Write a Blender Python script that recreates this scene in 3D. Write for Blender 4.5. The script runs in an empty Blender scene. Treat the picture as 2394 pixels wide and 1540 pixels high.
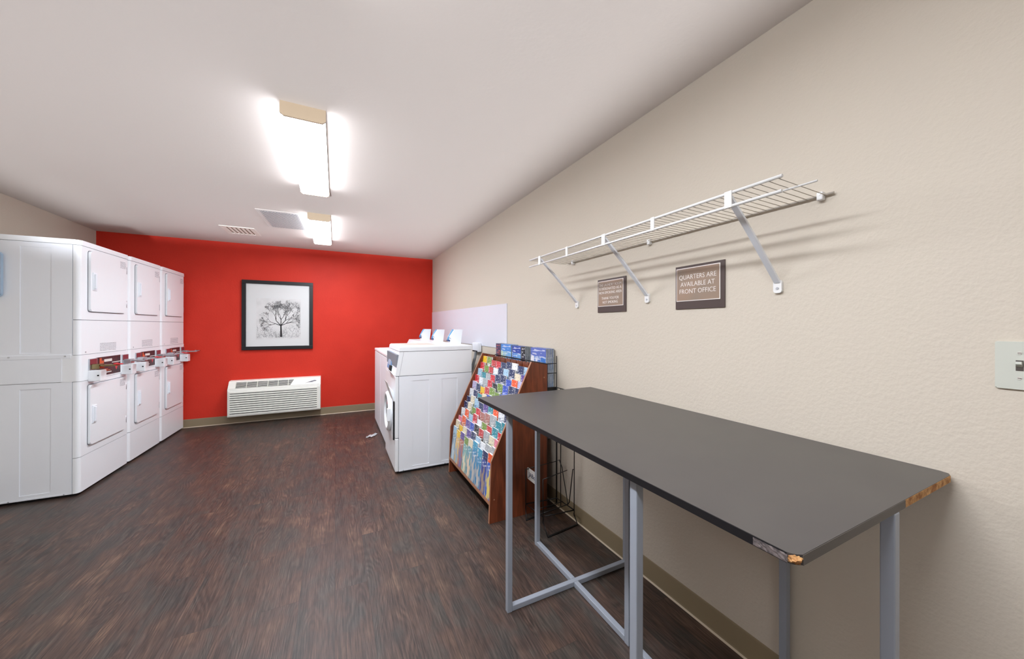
import bpy, bmesh, math, random
from mathutils import Vector, Matrix
random.seed(7)
SC = bpy.context.scene
COL = SC.collection
PI = math.pi

# ------------------------------------------------------------------ camera
W_PX = 2394.0
FPX, YAW, CY, CH, CX = 828.01, 0.46170, 761.08, 1.3183, 1196.5
PITCH, ROLL = 0.00144, 0.00194
cam_d = bpy.data.cameras.new('camera')
cam = bpy.data.objects.new('camera', cam_d); COL.objects.link(cam)
R_ = Vector((math.cos(YAW), -math.sin(YAW), 0)); F_ = Vector((math.sin(YAW), math.cos(YAW), 0)); U_ = Vector((0, 0, 1))
F2 = F_*math.cos(PITCH) + U_*math.sin(PITCH); U2 = -F_*math.sin(PITCH) + U_*math.cos(PITCH)
R3 = R_*math.cos(ROLL) + U2*math.sin(ROLL); U3 = -R_*math.sin(ROLL) + U2*math.cos(ROLL)
m = Matrix((R3, U3, -F2)).transposed().to_4x4(); m.translation = (0, 0, CH)
cam.matrix_world = m
cam_d.sensor_width = 36; cam_d.sensor_fit = 'HORIZONTAL'
cam_d.lens = FPX/W_PX*36
cam_d.shift_x = (W_PX/2-CX)/W_PX
cam_d.shift_y = (CY-770.0)/W_PX
cam_d.clip_start = 0.02
SC.camera = cam

# ------------------------------------------------------------------ light
w = bpy.data.worlds.new('world'); SC.world = w; w.use_nodes = True
w.node_tree.nodes['Background'].inputs[0].default_value = (1, .97, .92, 1)
w.node_tree.nodes['Background'].inputs[1].default_value = 0.0
SC.view_settings.view_transform = 'Standard'; SC.view_settings.look = 'None'
SC.view_settings.gamma = 1; SC.view_settings.use_curve_mapping = False
SC.view_settings.exposure = 1.26
LAMP_STRENGTH = 19.0
LAMP_COLOR = (0.955, 0.99, 1.07)
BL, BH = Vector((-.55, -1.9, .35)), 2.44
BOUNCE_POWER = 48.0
def bounce_fill():
    """added uplight, unseen behind the camera: its strength is shaped into an even wash over the ceiling,
    with soft masks that keep it off the walls"""
    l = bpy.data.lights.new('bounce_fill', 'POINT'); l.energy = BOUNCE_POWER; l.shadow_soft_size = .15; l.color = (.955, .985, 1.06)
    o = bpy.data.objects.new('bounce_fill', l); COL.objects.link(o); o.location = BL
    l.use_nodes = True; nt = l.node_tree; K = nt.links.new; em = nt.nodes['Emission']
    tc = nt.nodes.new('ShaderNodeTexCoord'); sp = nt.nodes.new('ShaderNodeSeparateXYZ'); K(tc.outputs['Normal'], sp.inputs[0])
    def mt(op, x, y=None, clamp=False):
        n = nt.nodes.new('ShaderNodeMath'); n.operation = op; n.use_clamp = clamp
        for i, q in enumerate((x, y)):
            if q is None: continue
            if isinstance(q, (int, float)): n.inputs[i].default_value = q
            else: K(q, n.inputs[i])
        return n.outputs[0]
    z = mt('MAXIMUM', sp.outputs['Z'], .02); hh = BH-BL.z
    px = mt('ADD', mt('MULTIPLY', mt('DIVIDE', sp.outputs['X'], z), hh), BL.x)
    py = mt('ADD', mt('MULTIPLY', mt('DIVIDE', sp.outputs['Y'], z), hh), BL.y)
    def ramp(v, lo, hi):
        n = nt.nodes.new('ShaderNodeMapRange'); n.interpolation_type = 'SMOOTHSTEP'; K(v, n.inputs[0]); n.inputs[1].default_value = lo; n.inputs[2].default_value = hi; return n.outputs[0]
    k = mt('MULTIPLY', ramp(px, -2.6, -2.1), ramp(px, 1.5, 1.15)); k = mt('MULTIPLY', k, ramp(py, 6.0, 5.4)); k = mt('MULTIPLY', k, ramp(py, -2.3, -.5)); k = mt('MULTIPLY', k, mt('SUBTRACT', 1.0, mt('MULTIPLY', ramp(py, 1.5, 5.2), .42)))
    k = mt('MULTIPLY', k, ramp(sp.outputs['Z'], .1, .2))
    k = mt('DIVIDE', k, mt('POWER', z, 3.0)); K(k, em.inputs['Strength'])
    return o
bounce_fill()  # added fill for the ceiling, unseen from the camera

# ------------------------------------------------------------------ room dims
XR, XL, YB, YF, H = 1.466, -2.547, 5.961, -2.6, 2.44

# ------------------------------------------------------------------ materials
def lin(c):
    return tuple(((v/255)/12.92 if v/255 <= .04045 else ((v/255+.055)/1.055)**2.4) for v in c)
def rgba(c): return (*lin(c), 1)
def newmat(name):
    m = bpy.data.materials.new(name); m.use_nodes = True
    nt = m.node_tree; return m, nt, nt.nodes['Principled BSDF']
def node(nt, t, **k):
    n = nt.nodes.new(t)
    for a, b in k.items(): setattr(n, a, b)
    return n
def M(name, c, rough=.5, metal=0.0, spec=.5, bump=None, var=None, emit=0):
    m, nt, b = newmat(name)
    b.inputs['Base Color'].default_value = rgba(c)
    b.inputs['Roughness'].default_value = rough
    b.inputs['Metallic'].default_value = metal
    b.inputs['Specular IOR Level'].default_value = spec
    tc = node(nt, 'ShaderNodeTexCoord')
    if var:      # colour variation (second colour, scale)
        n = node(nt, 'ShaderNodeTexNoise'); n.inputs['Scale'].default_value = var[1]; n.inputs['Detail'].default_value = 4
        r = node(nt, 'ShaderNodeValToRGB'); r.color_ramp.elements[0].position = .35; r.color_ramp.elements[1].position = .65
        r.color_ramp.elements[0].color = rgba(c); r.color_ramp.elements[1].color = rgba(var[0])
        nt.links.new(tc.outputs['Object'], n.inputs['Vector']); nt.links.new(n.outputs['Fac'], r.inputs['Fac'])
        nt.links.new(r.outputs['Color'], b.inputs['Base Color'])
    if bump:
        n = node(nt, 'ShaderNodeTexNoise'); n.inputs['Scale'].default_value = bump[0]; n.inputs['Detail'].default_value = 3
        bp = node(nt, 'ShaderNodeBump'); bp.inputs['Strength'].default_value = bump[1]; bp.inputs['Distance'].default_value = bump[2]
        nt.links.new(tc.outputs['Object'], n.inputs['Vector']); nt.links.new(n.outputs['Fac'], bp.inputs['Height'])
        nt.links.new(bp.outputs['Normal'], b.inputs['Normal'])
    if emit:
        b.inputs['Emission Color'].default_value = (*LAMP_COLOR, 1); b.inputs['Emission Strength'].default_value = emit
    return m

m_wall = M('beige_paint', (208, 199, 184), .75, spec=.25, bump=(85, .35, .004))
m_red = M('red_paint', (220, 56, 38), .6, spec=.3, bump=(70, .3, .004), var=((213, 52, 35), 2.5))
m_ceil = M('ceiling_paint', (208, 200, 193), .85, spec=.2, bump=(60, .15, .003))
m_base = M('vinyl_baseboard', (150, 135, 108), .5)
m_caulk = M('pale_caulk', (214, 200, 176), .6)
m_white = M('white_enamel', (246, 250, 253), .32)
m_white2 = M('white_enamel_side', (244, 249, 255), .38)
m_gap = M('seam_gap', (128, 130, 138), .8)
m_dark = M('dark_recess', (22, 22, 24), .7)
m_cream = M('cream_plastic', (247, 249, 240), .4)
m_creamd = M('cream_grille_plastic', (240, 243, 232), .45)
m_grille = M('dark_grille_cavity', (46, 50, 48), .7)
m_steel = M('brushed_steel', (205, 210, 216), .35, .85)
m_chrome = M('chrome', (215, 220, 225), .15, 1.0)
m_beigerefl = M('beige_reflection_plate', (150, 135, 100), .25, 1.0)  # metal chute plate with a beige reflection put into its colour
m_blue = M('blue_plastic', (96, 160, 206), .35)
m_navy = M('navy_plastic', (50, 72, 110), .35)
m_pblue = M('pale_blue_plastic', (172, 196, 216), .4)
m_maroon = M('maroon_sticker', (86, 34, 40), .4, var=((48, 30, 38), 30))
m_maroon2 = M('dark_red_sticker', (132, 52, 62), .4)
m_orange = M('orange_print', (214, 96, 60), .5)
m_redp = M('red_print', (222, 60, 66), .5)
m_ink = M('grey_ink', (120, 124, 134), .6)
m_legs = M('grey_powder_coat', (160, 167, 178), .38, 0.15)
m_wood = None
m_black = M('black_wire', (16, 16, 17), .4)
m_blackf = M('black_frame', (28, 29, 32), .35)
m_mat = M('white_mat_board', (228, 231, 230), .25)
m_lam = M('charcoal_laminate', (69, 66, 65), .33, spec=.5, var=((73, 70, 68), 6))
m_edge = M('black_edge_band', (24, 24, 27), .35)
m_edge2 = M('grey_edge_band', (78, 72, 67), .45)
m_chip = M('raw_chipboard', (206, 160, 105), .9, var=((150, 98, 52), 60), bump=(120, .8, .004))
m_wirew = M('white_coated_wire', (232, 232, 230), .4)
m_wirebk = M('shelf_strut_white', (236, 240, 246), .35)
m_wired = M('shaded_coated_wire', (186, 178, 166), .5)  # same white wire, the shade on its underside put into a tan colour
m_sbrown = M('dark_brown_plaque', (76, 62, 58), .45)
m_stan = M('tan_plate', (158, 132, 112), .4, var=((146, 128, 112), 8))
m_letter = M('white_lettering', (236, 230, 224), .5)
m_ivory = M('ivory_plastic', (202, 205, 194), .35)
m_housing = M('lamp_housing', (168, 150, 126), .45)
m_lens = M('lit_lamp_lens', (255, 252, 246), .4, emit=LAMP_STRENGTH)
m_vent = M('vent_paint', (216, 210, 200), .5)
m_ceilv = M('vent_frame_paint', (206, 200, 195), .6)
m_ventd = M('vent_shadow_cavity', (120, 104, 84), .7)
m_page = M('paper_pages', (238, 238, 236), .7)
m_spine = M('grey_pages', (176, 184, 190), .6, var=((140, 150, 158), 40))
m_panel = M('white_wall_panel', (220, 224, 233), .35)
m_hose = M('grey_hose', (120, 126, 130), .5)
m_film = M('crumpled_translucent_sheet', (190, 196, 198), .25)

def wood_mat():
    m, nt, b = newmat('cherry_wood')
    tc = node(nt, 'ShaderNodeTexCoord'); mp = node(nt, 'ShaderNodeMapping')
    mp.inputs['Scale'].default_value = (14, 14, 1.6)
    n = node(nt, 'ShaderNodeTexNoise'); n.inputs['Scale'].default_value = 3; n.inputs['Detail'].default_value = 6; n.inputs['Distortion'].default_value = .6
    r = node(nt, 'ShaderNodeValToRGB')
    r.color_ramp.elements[0].position = .3; r.color_ramp.elements[1].position = .72
    r.color_ramp.elements[0].color = rgba((92, 46, 27)); r.color_ramp.elements[1].color = rgba((136, 70, 42))
    nt.links.new(tc.outputs['Object'], mp.inputs['Vector']); nt.links.new(mp.outputs['Vector'], n.inputs['Vector'])
    nt.links.new(n.outputs['Fac'], r.inputs['Fac']); nt.links.new(r.outputs['Color'], b.inputs['Base Color'])
    b.inputs['Roughness'].default_value = .38
    return m
m_wood = wood_mat()
m_woode = M('worn_wood_edge', (168, 120, 92), .6)

def floor_mat():
    m, nt, b = newmat('dark_oak_plank_vinyl')
    L = nt.links.new
    tc = node(nt, 'ShaderNodeTexCoord')
    sep = node(nt, 'ShaderNodeSeparateXYZ'); L(tc.outputs['Object'], sep.inputs[0])
    cmb = node(nt, 'ShaderNodeCombineXYZ'); L(sep.outputs['Y'], cmb.inputs['X']); L(sep.outputs['X'], cmb.inputs['Y'])
    br = node(nt, 'ShaderNodeTexBrick'); br.offset = .37; br.offset_frequency = 2
    br.inputs['Scale'].default_value = 1; br.inputs['Brick Width'].default_value = 1.21; br.inputs['Row Height'].default_value = .152
    br.inputs['Mortar Size'].default_value = .0009; br.inputs['Mortar Smooth'].default_value = .3
    br.inputs['Color1'].default_value = (0, 0, 0, 1); br.inputs['Color2'].default_value = (1, 1, 1, 1); br.inputs['Mortar'].default_value = (.5, .5, .5, 1)
    L(cmb.outputs[0], br.inputs['Vector'])
    # per plank shift of the grain
    sh = node(nt, 'ShaderNodeVectorMath', operation='MULTIPLY'); sh.inputs[1].default_value = (3.1, 17.0, 5.0)
    L(br.outputs['Color'], sh.inputs[0])
    ad = node(nt, 'ShaderNodeVectorMath', operation='ADD'); L(tc.outputs['Object'], ad.inputs[0]); L(sh.outputs[0], ad.inputs[1])
    def mapped(sx, sy):
        mp = node(nt, 'ShaderNodeMapping'); mp.inputs['Scale'].default_value = (sx, sy, 1); L(ad.outputs[0], mp.inputs['Vector']); return mp
    # low frequency blotches
    n1 = node(nt, 'ShaderNodeTexNoise'); n1.inputs['Scale'].default_value = 1; n1.inputs['Detail'].default_value = 3; n1.inputs['Roughness'].default_value = .55
    L(mapped(8, 4.2).outputs[0], n1.inputs['Vector'])
    # fine fibres
    n2 = node(nt, 'ShaderNodeTexNoise'); n2.inputs['Scale'].default_value = 1; n2.inputs['Detail'].default_value = 5; n2.inputs['Roughness'].default_value = .65
    L(mapped(210, 9).outputs[0], n2.inputs['Vector'])
    # medium streaks
    n3 = node(nt, 'ShaderNodeTexNoise'); n3.inputs['Scale'].default_value = 1; n3.inputs['Detail'].default_value = 4; n3.inputs['Distortion'].default_value = .3
    L(mapped(38, 2.6).outputs[0], n3.inputs['Vector'])
    # growth rings: lines across the plank pushed about by a slow noise
    nl = node(nt, 'ShaderNodeTexNoise'); nl.inputs['Scale'].default_value = 1; nl.inputs['Detail'].default_value = 2.5; nl.inputs['Roughness'].default_value = .45
    L(mapped(5.5, 1.1).outputs[0], nl.inputs['Vector'])
    sx = node(nt, 'ShaderNodeSeparateXYZ'); L(ad.outputs[0], sx.inputs[0])
    ph = node(nt, 'ShaderNodeMath', operation='MULTIPLY_ADD'); L(nl.outputs['Fac'], ph.inputs[0]); ph.inputs[1].default_value = 170; 
    px_ = node(nt, 'ShaderNodeMath', operation='MULTIPLY'); L(sx.outputs['X'], px_.inputs[0]); px_.inputs[1].default_value = 330
    L(px_.outputs[0], ph.inputs[2])
    sn = node(nt, 'ShaderNodeMath', operation='SINE'); L(ph.outputs[0], sn.inputs[0])
    wv0 = node(nt, 'ShaderNodeMapRange'); L(sn.outputs[0], wv0.inputs[0]); wv0.inputs[1].default_value = -1; wv0.inputs[2].default_value = 1
    nm_ = node(nt, 'ShaderNodeTexNoise'); nm_.inputs['Scale'].default_value = 1; nm_.inputs['Detail'].default_value = 2; L(mapped(9, 4).outputs[0], nm_.inputs['Vector'])
    mk = node(nt, 'ShaderNodeMapRange'); L(nm_.outputs['Fac'], mk.inputs[0]); mk.inputs[1].default_value = .38; mk.inputs[2].default_value = .62
    wv = node(nt, 'ShaderNodeMix', data_type='FLOAT'); L(mk.outputs[0], wv.inputs[0]); wv.inputs[2].default_value = .5; L(wv0.outputs[0], wv.inputs[3])
    # colours
    r1 = node(nt, 'ShaderNodeValToRGB'); e = r1.color_ramp.elements
    e[0].position = .28; e[0].color = rgba((80, 79, 78)); e[1].position = .74; e[1].color = rgba((126, 105, 92))
    k = e.new(.42); k.color = rgba((90, 84, 80)); k = e.new(.5); k.color = rgba((95, 81, 76)); k = e.new(.6); k.color = rgba((102, 84, 76))
    L(n1.outputs['Fac'], r1.inputs['Fac'])
    # plank tint
    r0 = node(nt, 'ShaderNodeValToRGB'); e = r0.color_ramp.elements
    e[0].position = 0; e[0].color = (.47, .47, .475, 1); e[1].position = 1; e[1].color = (.54, .515, .50, 1)
    L(br.outputs['Color'], r0.inputs['Fac'])
    mx0 = node(nt, 'ShaderNodeMix', data_type='RGBA', blend_type='MULTIPLY'); mx0.inputs[0].default_value = 1
    L(r1.outputs['Color'], mx0.inputs[6]); L(r0.outputs['Color'], mx0.inputs[7])
    def ov(prev, fac, src, lo, hi, p0, p1):
        r = node(nt, 'ShaderNodeValToRGB'); q = r.color_ramp.elements
        q[0].position = p0; q[0].color = (lo, lo, lo, 1); q[1].position = p1; q[1].color = (hi, hi*.97, hi*.93, 1)
        L(src, r.inputs['Fac'])
        mx = node(nt, 'ShaderNodeMix', data_type='RGBA', blend_type='MULTIPLY'); mx.inputs[0].default_value = fac
        L(prev, mx.inputs[6]); L(r.outputs['Color'], mx.inputs[7]); return mx.outputs[2]
    c = ov(mx0.outputs[2], 1, n2.outputs['Fac'], .60, 1.85, .36, .72)
    c = ov(c, .9, n3.outputs['Fac'], .80, 1.28, .32, .70)
    c = ov(c, .85, wv.outputs[0], .74, 1.30, .05, .95)
    # seams
    sm = node(nt, 'ShaderNodeMix', data_type='RGBA'); L(br.outputs['Fac'], sm.inputs[0]); L(c, sm.inputs[6]); sm.inputs[7].default_value = rgba((48, 40, 38))
    L(sm.outputs[2], b.inputs['Base Color'])
    rr = node(nt, 'ShaderNodeMapRange'); rr.inputs[3].default_value = .36; rr.inputs[4].default_value = .52
    L(n2.outputs['Fac'], rr.inputs[0]); L(rr.outputs[0], b.inputs['Roughness'])
    bp = node(nt, 'ShaderNodeBump'); bp.inputs['Strength'].default_value = .25; bp.inputs['Distance'].default_value = .002
    L(n2.outputs['Fac'], bp.inputs['Height']); L(bp.outputs['Normal'], b.inputs['Normal'])
    b.inputs['Specular IOR Level'].default_value = .4
    return m
m_floor = floor_mat()

def cover_mat(name, head, c1, c2, textc=(245, 245, 245), h0=.72):
    """printed cover: Generated coords, z up the cover: header band, photo-like lower part, short text rules"""
    m, nt, b = newmat(name); L = nt.links.new
    tc = node(nt, 'ShaderNodeTexCoord'); sp = node(nt, 'ShaderNodeSeparateXYZ'); L(tc.outputs['Generated'], sp.inputs[0])
    n = node(nt, 'ShaderNodeTexNoise'); n.inputs['Scale'].default_value = 2.6; n.inputs['Detail'].default_value = 4
    L(tc.outputs['Generated'], n.inputs['Vector'])
    r = node(nt, 'ShaderNodeValToRGB'); r.color_ramp.interpolation = 'EASE'
    r.color_ramp.elements[0].position = .42; r.color_ramp.elements[1].position = .58
    r.color_ramp.elements[0].color = rgba(c1); r.color_ramp.elements[1].color = rgba(c2)
    L(n.outputs['Fac'], r.inputs['Fac'])
    g = node(nt, 'ShaderNodeMath', operation='GREATER_THAN'); g.inputs[1].default_value = h0; L(sp.outputs['Z'], g.inputs[0])
    mx = node(nt, 'ShaderNodeMix', data_type='RGBA'); L(g.outputs[0], mx.inputs[0]); L(r.outputs['Color'], mx.inputs[6]); mx.inputs[7].default_value = rgba(head)
    # title stripes in the header
    wv = node(nt, 'ShaderNodeTexNoise'); mp = node(nt, 'ShaderNodeMapping'); mp.inputs['Scale'].default_value = (2, 2.4, 22)
    L(tc.outputs['Generated'], mp.inputs[0]); L(mp.outputs[0], wv.inputs['Vector']); wv.inputs['Scale'].default_value = 1; wv.inputs['Detail'].default_value = 1
    t = node(nt, 'ShaderNodeMath', operation='GREATER_THAN'); t.inputs[1].default_value = .575; L(wv.outputs['Fac'], t.inputs[0])
    g2 = node(nt, 'ShaderNodeMath', operation='LESS_THAN'); g2.inputs[1].default_value = .965; L(sp.outputs['Z'], g2.inputs[0])
    g3 = node(nt, 'ShaderNodeMath', operation='GREATER_THAN'); g3.inputs[1].default_value = .62; L(sp.outputs['Z'], g3.inputs[0])
    a = node(nt, 'ShaderNodeMath', operation='MULTIPLY'); L(t.outputs[0], a.inputs[0]); L(g2.outputs[0], a.inputs[1])
    a2 = node(nt, 'ShaderNodeMath', operation='MULTIPLY'); L(a.outputs[0], a2.inputs[0]); L(g3.outputs[0], a2.inputs[1])
    a3 = node(nt, 'ShaderNodeMath', operation='MULTIPLY'); L(a2.outputs[0], a3.inputs[0]); a3.inputs[1].default_value = .55
    mx2 = node(nt, 'ShaderNodeMix', data_type='RGBA'); L(a3.outputs[0], mx2.inputs[0]); L(mx.outputs[2], mx2.inputs[6]); mx2.inputs[7].default_value = rgba(textc)
    L(mx2.outputs[2], b.inputs['Base Color']); b.inputs['Roughness'].default_value = .3
    return m

def perf_mat():
    m, nt, b = newmat('perforated_vent_paint'); L = nt.links.new
    tc = node(nt, 'ShaderNodeTexCoord'); mp = node(nt, 'ShaderNodeMapping'); mp.inputs['Scale'].default_value = (1/.0135, 1/.0135, 1); mp.inputs['Rotation'].default_value = (0, 0, PI/2)
    L(tc.outputs['Object'], mp.inputs[0])
    br = node(nt, 'ShaderNodeTexBrick'); br.offset = .5; br.inputs['Scale'].default_value = 1
    br.inputs['Brick Width'].default_value = 3.6; br.inputs['Row Height'].default_value = 1; br.inputs['Mortar Size'].default_value = .2
    br.inputs['Mortar Smooth'].default_value = .2
    br.inputs['Color1'].default_value = rgba((92, 104, 114)); br.inputs['Color2'].default_value = rgba((104, 114, 122)); br.inputs['Mortar'].default_value = rgba((222, 218, 214))
    L(mp.outputs[0], br.inputs['Vector']); L(br.outputs['Color'], b.inputs['Base Color']); b.inputs['Roughness'].default_value = .5
    return m
m_perf = perf_mat()

# ------------------------------------------------------------------ mesh helpers
def BM(): return bmesh.new()
def box(bm, x0, x1, y0, y1, z0, z1, bev=0, mi=0, seg=2):
    if x0 > x1: x0, x1 = x1, x0
    if y0 > y1: y0, y1 = y1, y0
    if z0 > z1: z0, z1 = z1, z0
    t = bmesh.new()
    bmesh.ops.create_cube(t, size=1)
    for v in t.verts: v.co = ((x0+x1)/2+v.co.x*(x1-x0), (y0+y1)/2+v.co.y*(y1-y0), (z0+z1)/2+v.co.z*(z1-z0))
    if bev: bmesh.ops.bevel(t, geom=t.edges[:], offset=bev, segments=seg, affect='EDGES', profile=.5)
    merge(bm, t, mi)
def merge(bm, t, mi=0, mat=None):
    vm = {}
    for v in t.verts: vm[v] = bm.verts.new(mat @ v.co if mat else v.co)
    for f in t.faces:
        try:
            nf = bm.faces.new([vm[v] for v in f.verts]); nf.material_index = mi if mi is not None else f.material_index
        except ValueError: pass
    t.free()
def prism(bm, pts, vec, mi=0):
    vec = Vector(vec)
    a = [bm.verts.new(Vector(p)) for p in pts]; b = [bm.verts.new(Vector(p)+vec) for p in pts]
    n = len(pts)
    fs = [bm.faces.new(a[::-1]), bm.faces.new(b)]
    for i in range(n): fs.append(bm.faces.new((a[i], a[(i+1) % n], b[(i+1) % n], b[i])))
    for f in fs: f.material_index = mi
def rrect(w0, w1, h0, h1, r, n=5):
    """rounded rectangle outline (u, v)"""
    out = []
    for cx, cy, a0 in ((w1-r, h1-r, 0), (w0+r, h1-r, 90), (w0+r, h0+r, 180), (w1-r, h0+r, 270)):
        for i in range(n+1):
            a = math.radians(a0+90*i/n); out.append((cx+r*math.cos(a), cy+r*math.sin(a)))
    return out
def tube(bm, pts, r, seg=8, closed=False, mi=0):
    pts = [Vector(p) for p in pts]; n = len(pts); rings = []
    up0 = None
    for i, p in enumerate(pts):
        if closed: d = (pts[(i+1) % n]-pts[i-1])
        else: d = pts[min(i+1, n-1)]-pts[max(i-1, 0)]
        d.normalize()
        if up0 is None:
            up0 = d.orthogonal().normalized()
        up = (up0-d*up0.dot(d))
        if up.length < 1e-4: up = d.orthogonal()
        up.normalize(); up0 = up; s = d.cross(up)
        k = 1.0
        if 0 < i < n-1 or closed:
            a = (pts[i]-pts[i-1]).normalized(); b2 = (pts[(i+1) % n]-pts[i]).normalized()
            c = max(-1, min(1, a.dot(b2))); k = 1/max(.5, math.cos(math.acos(c)/2))
        rings.append([bm.verts.new(p+(up*math.cos(2*PI*j/seg)+s*math.sin(2*PI*j/seg))*r*k) for j in range(seg)])
    m2 = n if closed else n-1
    for i in range(m2):
        A, B = rings[i], rings[(i+1) % n]
        for j in range(seg):
            f = bm.faces.new((A[j], A[(j+1) % seg], B[(j+1) % seg], B[j])); f.smooth = True; f.material_index = mi
    if not closed:
        bm.faces.new(rings[0][::-1]).material_index = mi; bm.faces.new(rings[-1]).material_index = mi
def cyl(bm, p0, p1, r, seg=20, mi=0): tube(bm, [p0, p1], r, seg, mi=mi)
def obj(name, bm, mats, parent=None, loc=None, smooth=False):
    bmesh.ops.recalc_face_normals(bm, faces=bm.faces[:])
    me = bpy.data.meshes.new(name); bm.to_mesh(me); bm.free()
    for mm in (mats if isinstance(mats, (list, tuple)) else [mats]): me.materials.append(mm)
    o = bpy.data.objects.new(name, me); COL.objects.link(o)
    if parent: o.parent = parent
    if loc: o.location = loc
    return o
def thing(name, label, cat, loc=(0, 0, 0), rz=0, group=None):
    o = bpy.data.objects.new(name, None); COL.objects.link(o); o.empty_display_size = .1
    o.location = loc; o.rotation_euler = (0, 0, rz); tag(o, label, cat, group); return o
def tag(o, label, cat, group=None):
    o['label'] = label; o['category'] = cat
    if group: o['group'] = group
    return o
def struct(name, bm, mats, parent=None):
    o = obj(name, bm, mats, parent)
    if not parent: o['kind'] = 'structure'
    return o
def text_bm(body, size, mi=0, thin=-.006, depth=.0006, spacing=1.0):
    cu = bpy.data.curves.new('t', 'FONT'); cu.body = body; cu.size = size; cu.align_x = 'CENTER'; cu.align_y = 'CENTER'
    cu.offset = thin*size; cu.extrude = depth; cu.resolution_u = 3; cu.space_character = spacing
    o = bpy.data.objects.new('t', cu); COL.objects.link(o)
    dg = bpy.context.evaluated_depsgraph_get(); dg.update()
    me = bpy.data.meshes.new_from_object(o.evaluated_get(dg))
    t = bmesh.new(); t.from_mesh(me)
    bpy.data.objects.remove(o); bpy.data.curves.remove(cu); bpy.data.meshes.remove(me)
    return t

# ------------------------------------------------------------------ room shell
bm = BM(); box(bm, XL-.1, XR+.1, YF-.1, YB+.1, -.1, 0); struct('floor', bm, m_floor)
bm = BM(); box(bm, XL-.1, XR+.1, YF-.1, YB+.1, H, H+.1); struct('ceiling', bm, m_ceil)
bm = BM(); box(bm, XL, XR, YB, YB+.1, 0, H); struct('wall_back', bm, m_red)
bm = BM(); box(bm, XR, XR+.1, YF-.1, YB+.1, 0, H); struct('wall_right', bm, m_wall)
bm = BM(); box(bm, XL-.1, XL, YF-.1, YB+.1, 0, H); struct('wall_left', bm, m_wall)
bm = BM(); box(bm, XL, XR, YF-.1, YF, 0, H); struct('wall_front', bm, m_wall)
def baseboard(name, prof_dir, p0, p1):
    """cove profile swept from p0 to p1, prof_dir points into the room"""
    d = Vector(prof_dir); p0 = Vector(p0); p1 = Vector(p1)
    prof = [(0, 0), (.0065, 0), (.004, .012), (.0032, .1), (.002, .106), (0, .107)]
    bm = BM(); prism(bm, [p0+d*a+Vector((0, 0, z)) for a, z in prof], p1-p0)
    return struct(name, bm, m_base)
baseboard('baseboard_back', (0, -1, 0), (XL, YB, 0), (XR, YB, 0))
baseboard('baseboard_right', (-1, 0, 0), (XR, YF, 0), (XR, YB-.007, 0))
baseboard('baseboard_left', (1, 0, 0), (XL, YF, 0), (XL, YB-.007, 0))
bm = BM(); prism(bm, [(XL, YB-.0065, 0), (XL, YB-.012, 0), (XL, YB-.0065, .007)], (XR-XL-.014, 0, 0)); struct('trim_1', bm, m_caulk)
bm = BM(); prism(bm, [(XR-.0065, YF, 0), (XR-.012, YF, 0), (XR-.0065, YF, .007)], (0, YB-YF-.014, 0)); struct('trim_2', bm, m_caulk)

# ------------------------------------------------------------------ ceiling lamps
def ceiling_lamp(y0, y1, label, k=1.0):
    lens = [M('lit_lamp_lens', (255, 252, 246), .4, emit=LAMP_STRENGTH*k*1.08), M('lit_lamp_lens_edge', (255, 252, 246), .4, emit=LAMP_STRENGTH*k*.5)]
    x0, x1 = -.252, -.048
    t = thing('ceiling_light', label, 'ceiling light', ((x0+x1)/2, (y0+y1)/2, H), 0, 'wraparound ceiling lights')
    L = (y1-y0)/2; hw = (x1-x0)/2
    bm = BM(); box(bm, -hw+.003, hw-.003, -L+.012, L-.012, -.032, 0); obj('housing', bm, m_housing, t)
    # wrap lens: shallow trough
    prof = [(-hw+.003, -.032), (-hw+.004, -.055), (-hw+.016, -.068), (hw-.016, -.068), (hw-.004, -.055), (hw-.003, -.032)]
    bm = BM(); prism(bm, [(x, -L+.012, z) for x, z in prof], (0, 2*L-.024, 0))
    bm.normal_update()
    for f in bm.faces:
        if abs(f.normal.x) > .6 or abs(f.normal.y) > .5: f.material_index = 1
    obj('lens', bm, lens, t)
    for s in (-1, 1):
        bm = BM(); pr = [(-hw, 0), (-hw, -.058), (-hw+.016, -.0715), (hw-.016, -.0715), (hw, -.058), (hw, 0)]
        prism(bm, [(x, s*L, z) for x, z in pr], (0, -s*.012, 0)); obj('end_cap', bm, m_housing, t)
    return t
ceiling_lamp(2.087, 3.275, 'long white lit ceiling lamp, the nearer and larger of the two on the ceiling')
ceiling_lamp(4.03, 5.21, 'white lit ceiling lamp beside the vents, close to the red wall', .95)
ceiling_lamp(-1.95, -.77, 'added unseen ceiling lamp at the back of the room, behind the viewpoint', .45)  # extra lamp, added out of view to brighten the right wall
ceiling_lamp(.0, 1.18, 'lit ceiling lamp above the viewpoint, outside the top of the photo', 1.4)

# ------------------------------------------------------------------ ceiling vents
t = thing('ceiling_vent', 'large perforated white ceiling grille beside the far ceiling lamp', 'vent', (-.493, 4.46, H), -.035)
bm = BM()
for a in ((-.19, .19, -.345, -.31), (-.19, .19, .31, .345), (-.19, -.155, -.31, .31), (.155, .19, -.31, .31)): box(bm, *a, -.006, 0, .002)
obj('frame', bm, m_ceilv, t)
bm = BM(); box(bm, -.156, .156, -.311, .311, -.008, -.001); obj('perforated_plate', bm, m_perf, t)
t = thing('ceiling_vent', 'small louvered ceiling vent left of the perforated grille near the red wall', 'vent', (-1.0, 5.165, H), -.03)
bm = BM()
for a in ((-.165, .165, -.19, -.155), (-.165, .165, .155, .19), (-.165, -.13, -.155, .155), (.13, .165, -.155, .155)): box(bm, *a, -.008, 0, .003)
obj('frame', bm, m_vent, t)
bm = BM(); box(bm, -.131, .131, -.156, .156, -.003, -.001); obj('backing', bm, m_ventd, t)
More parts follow.
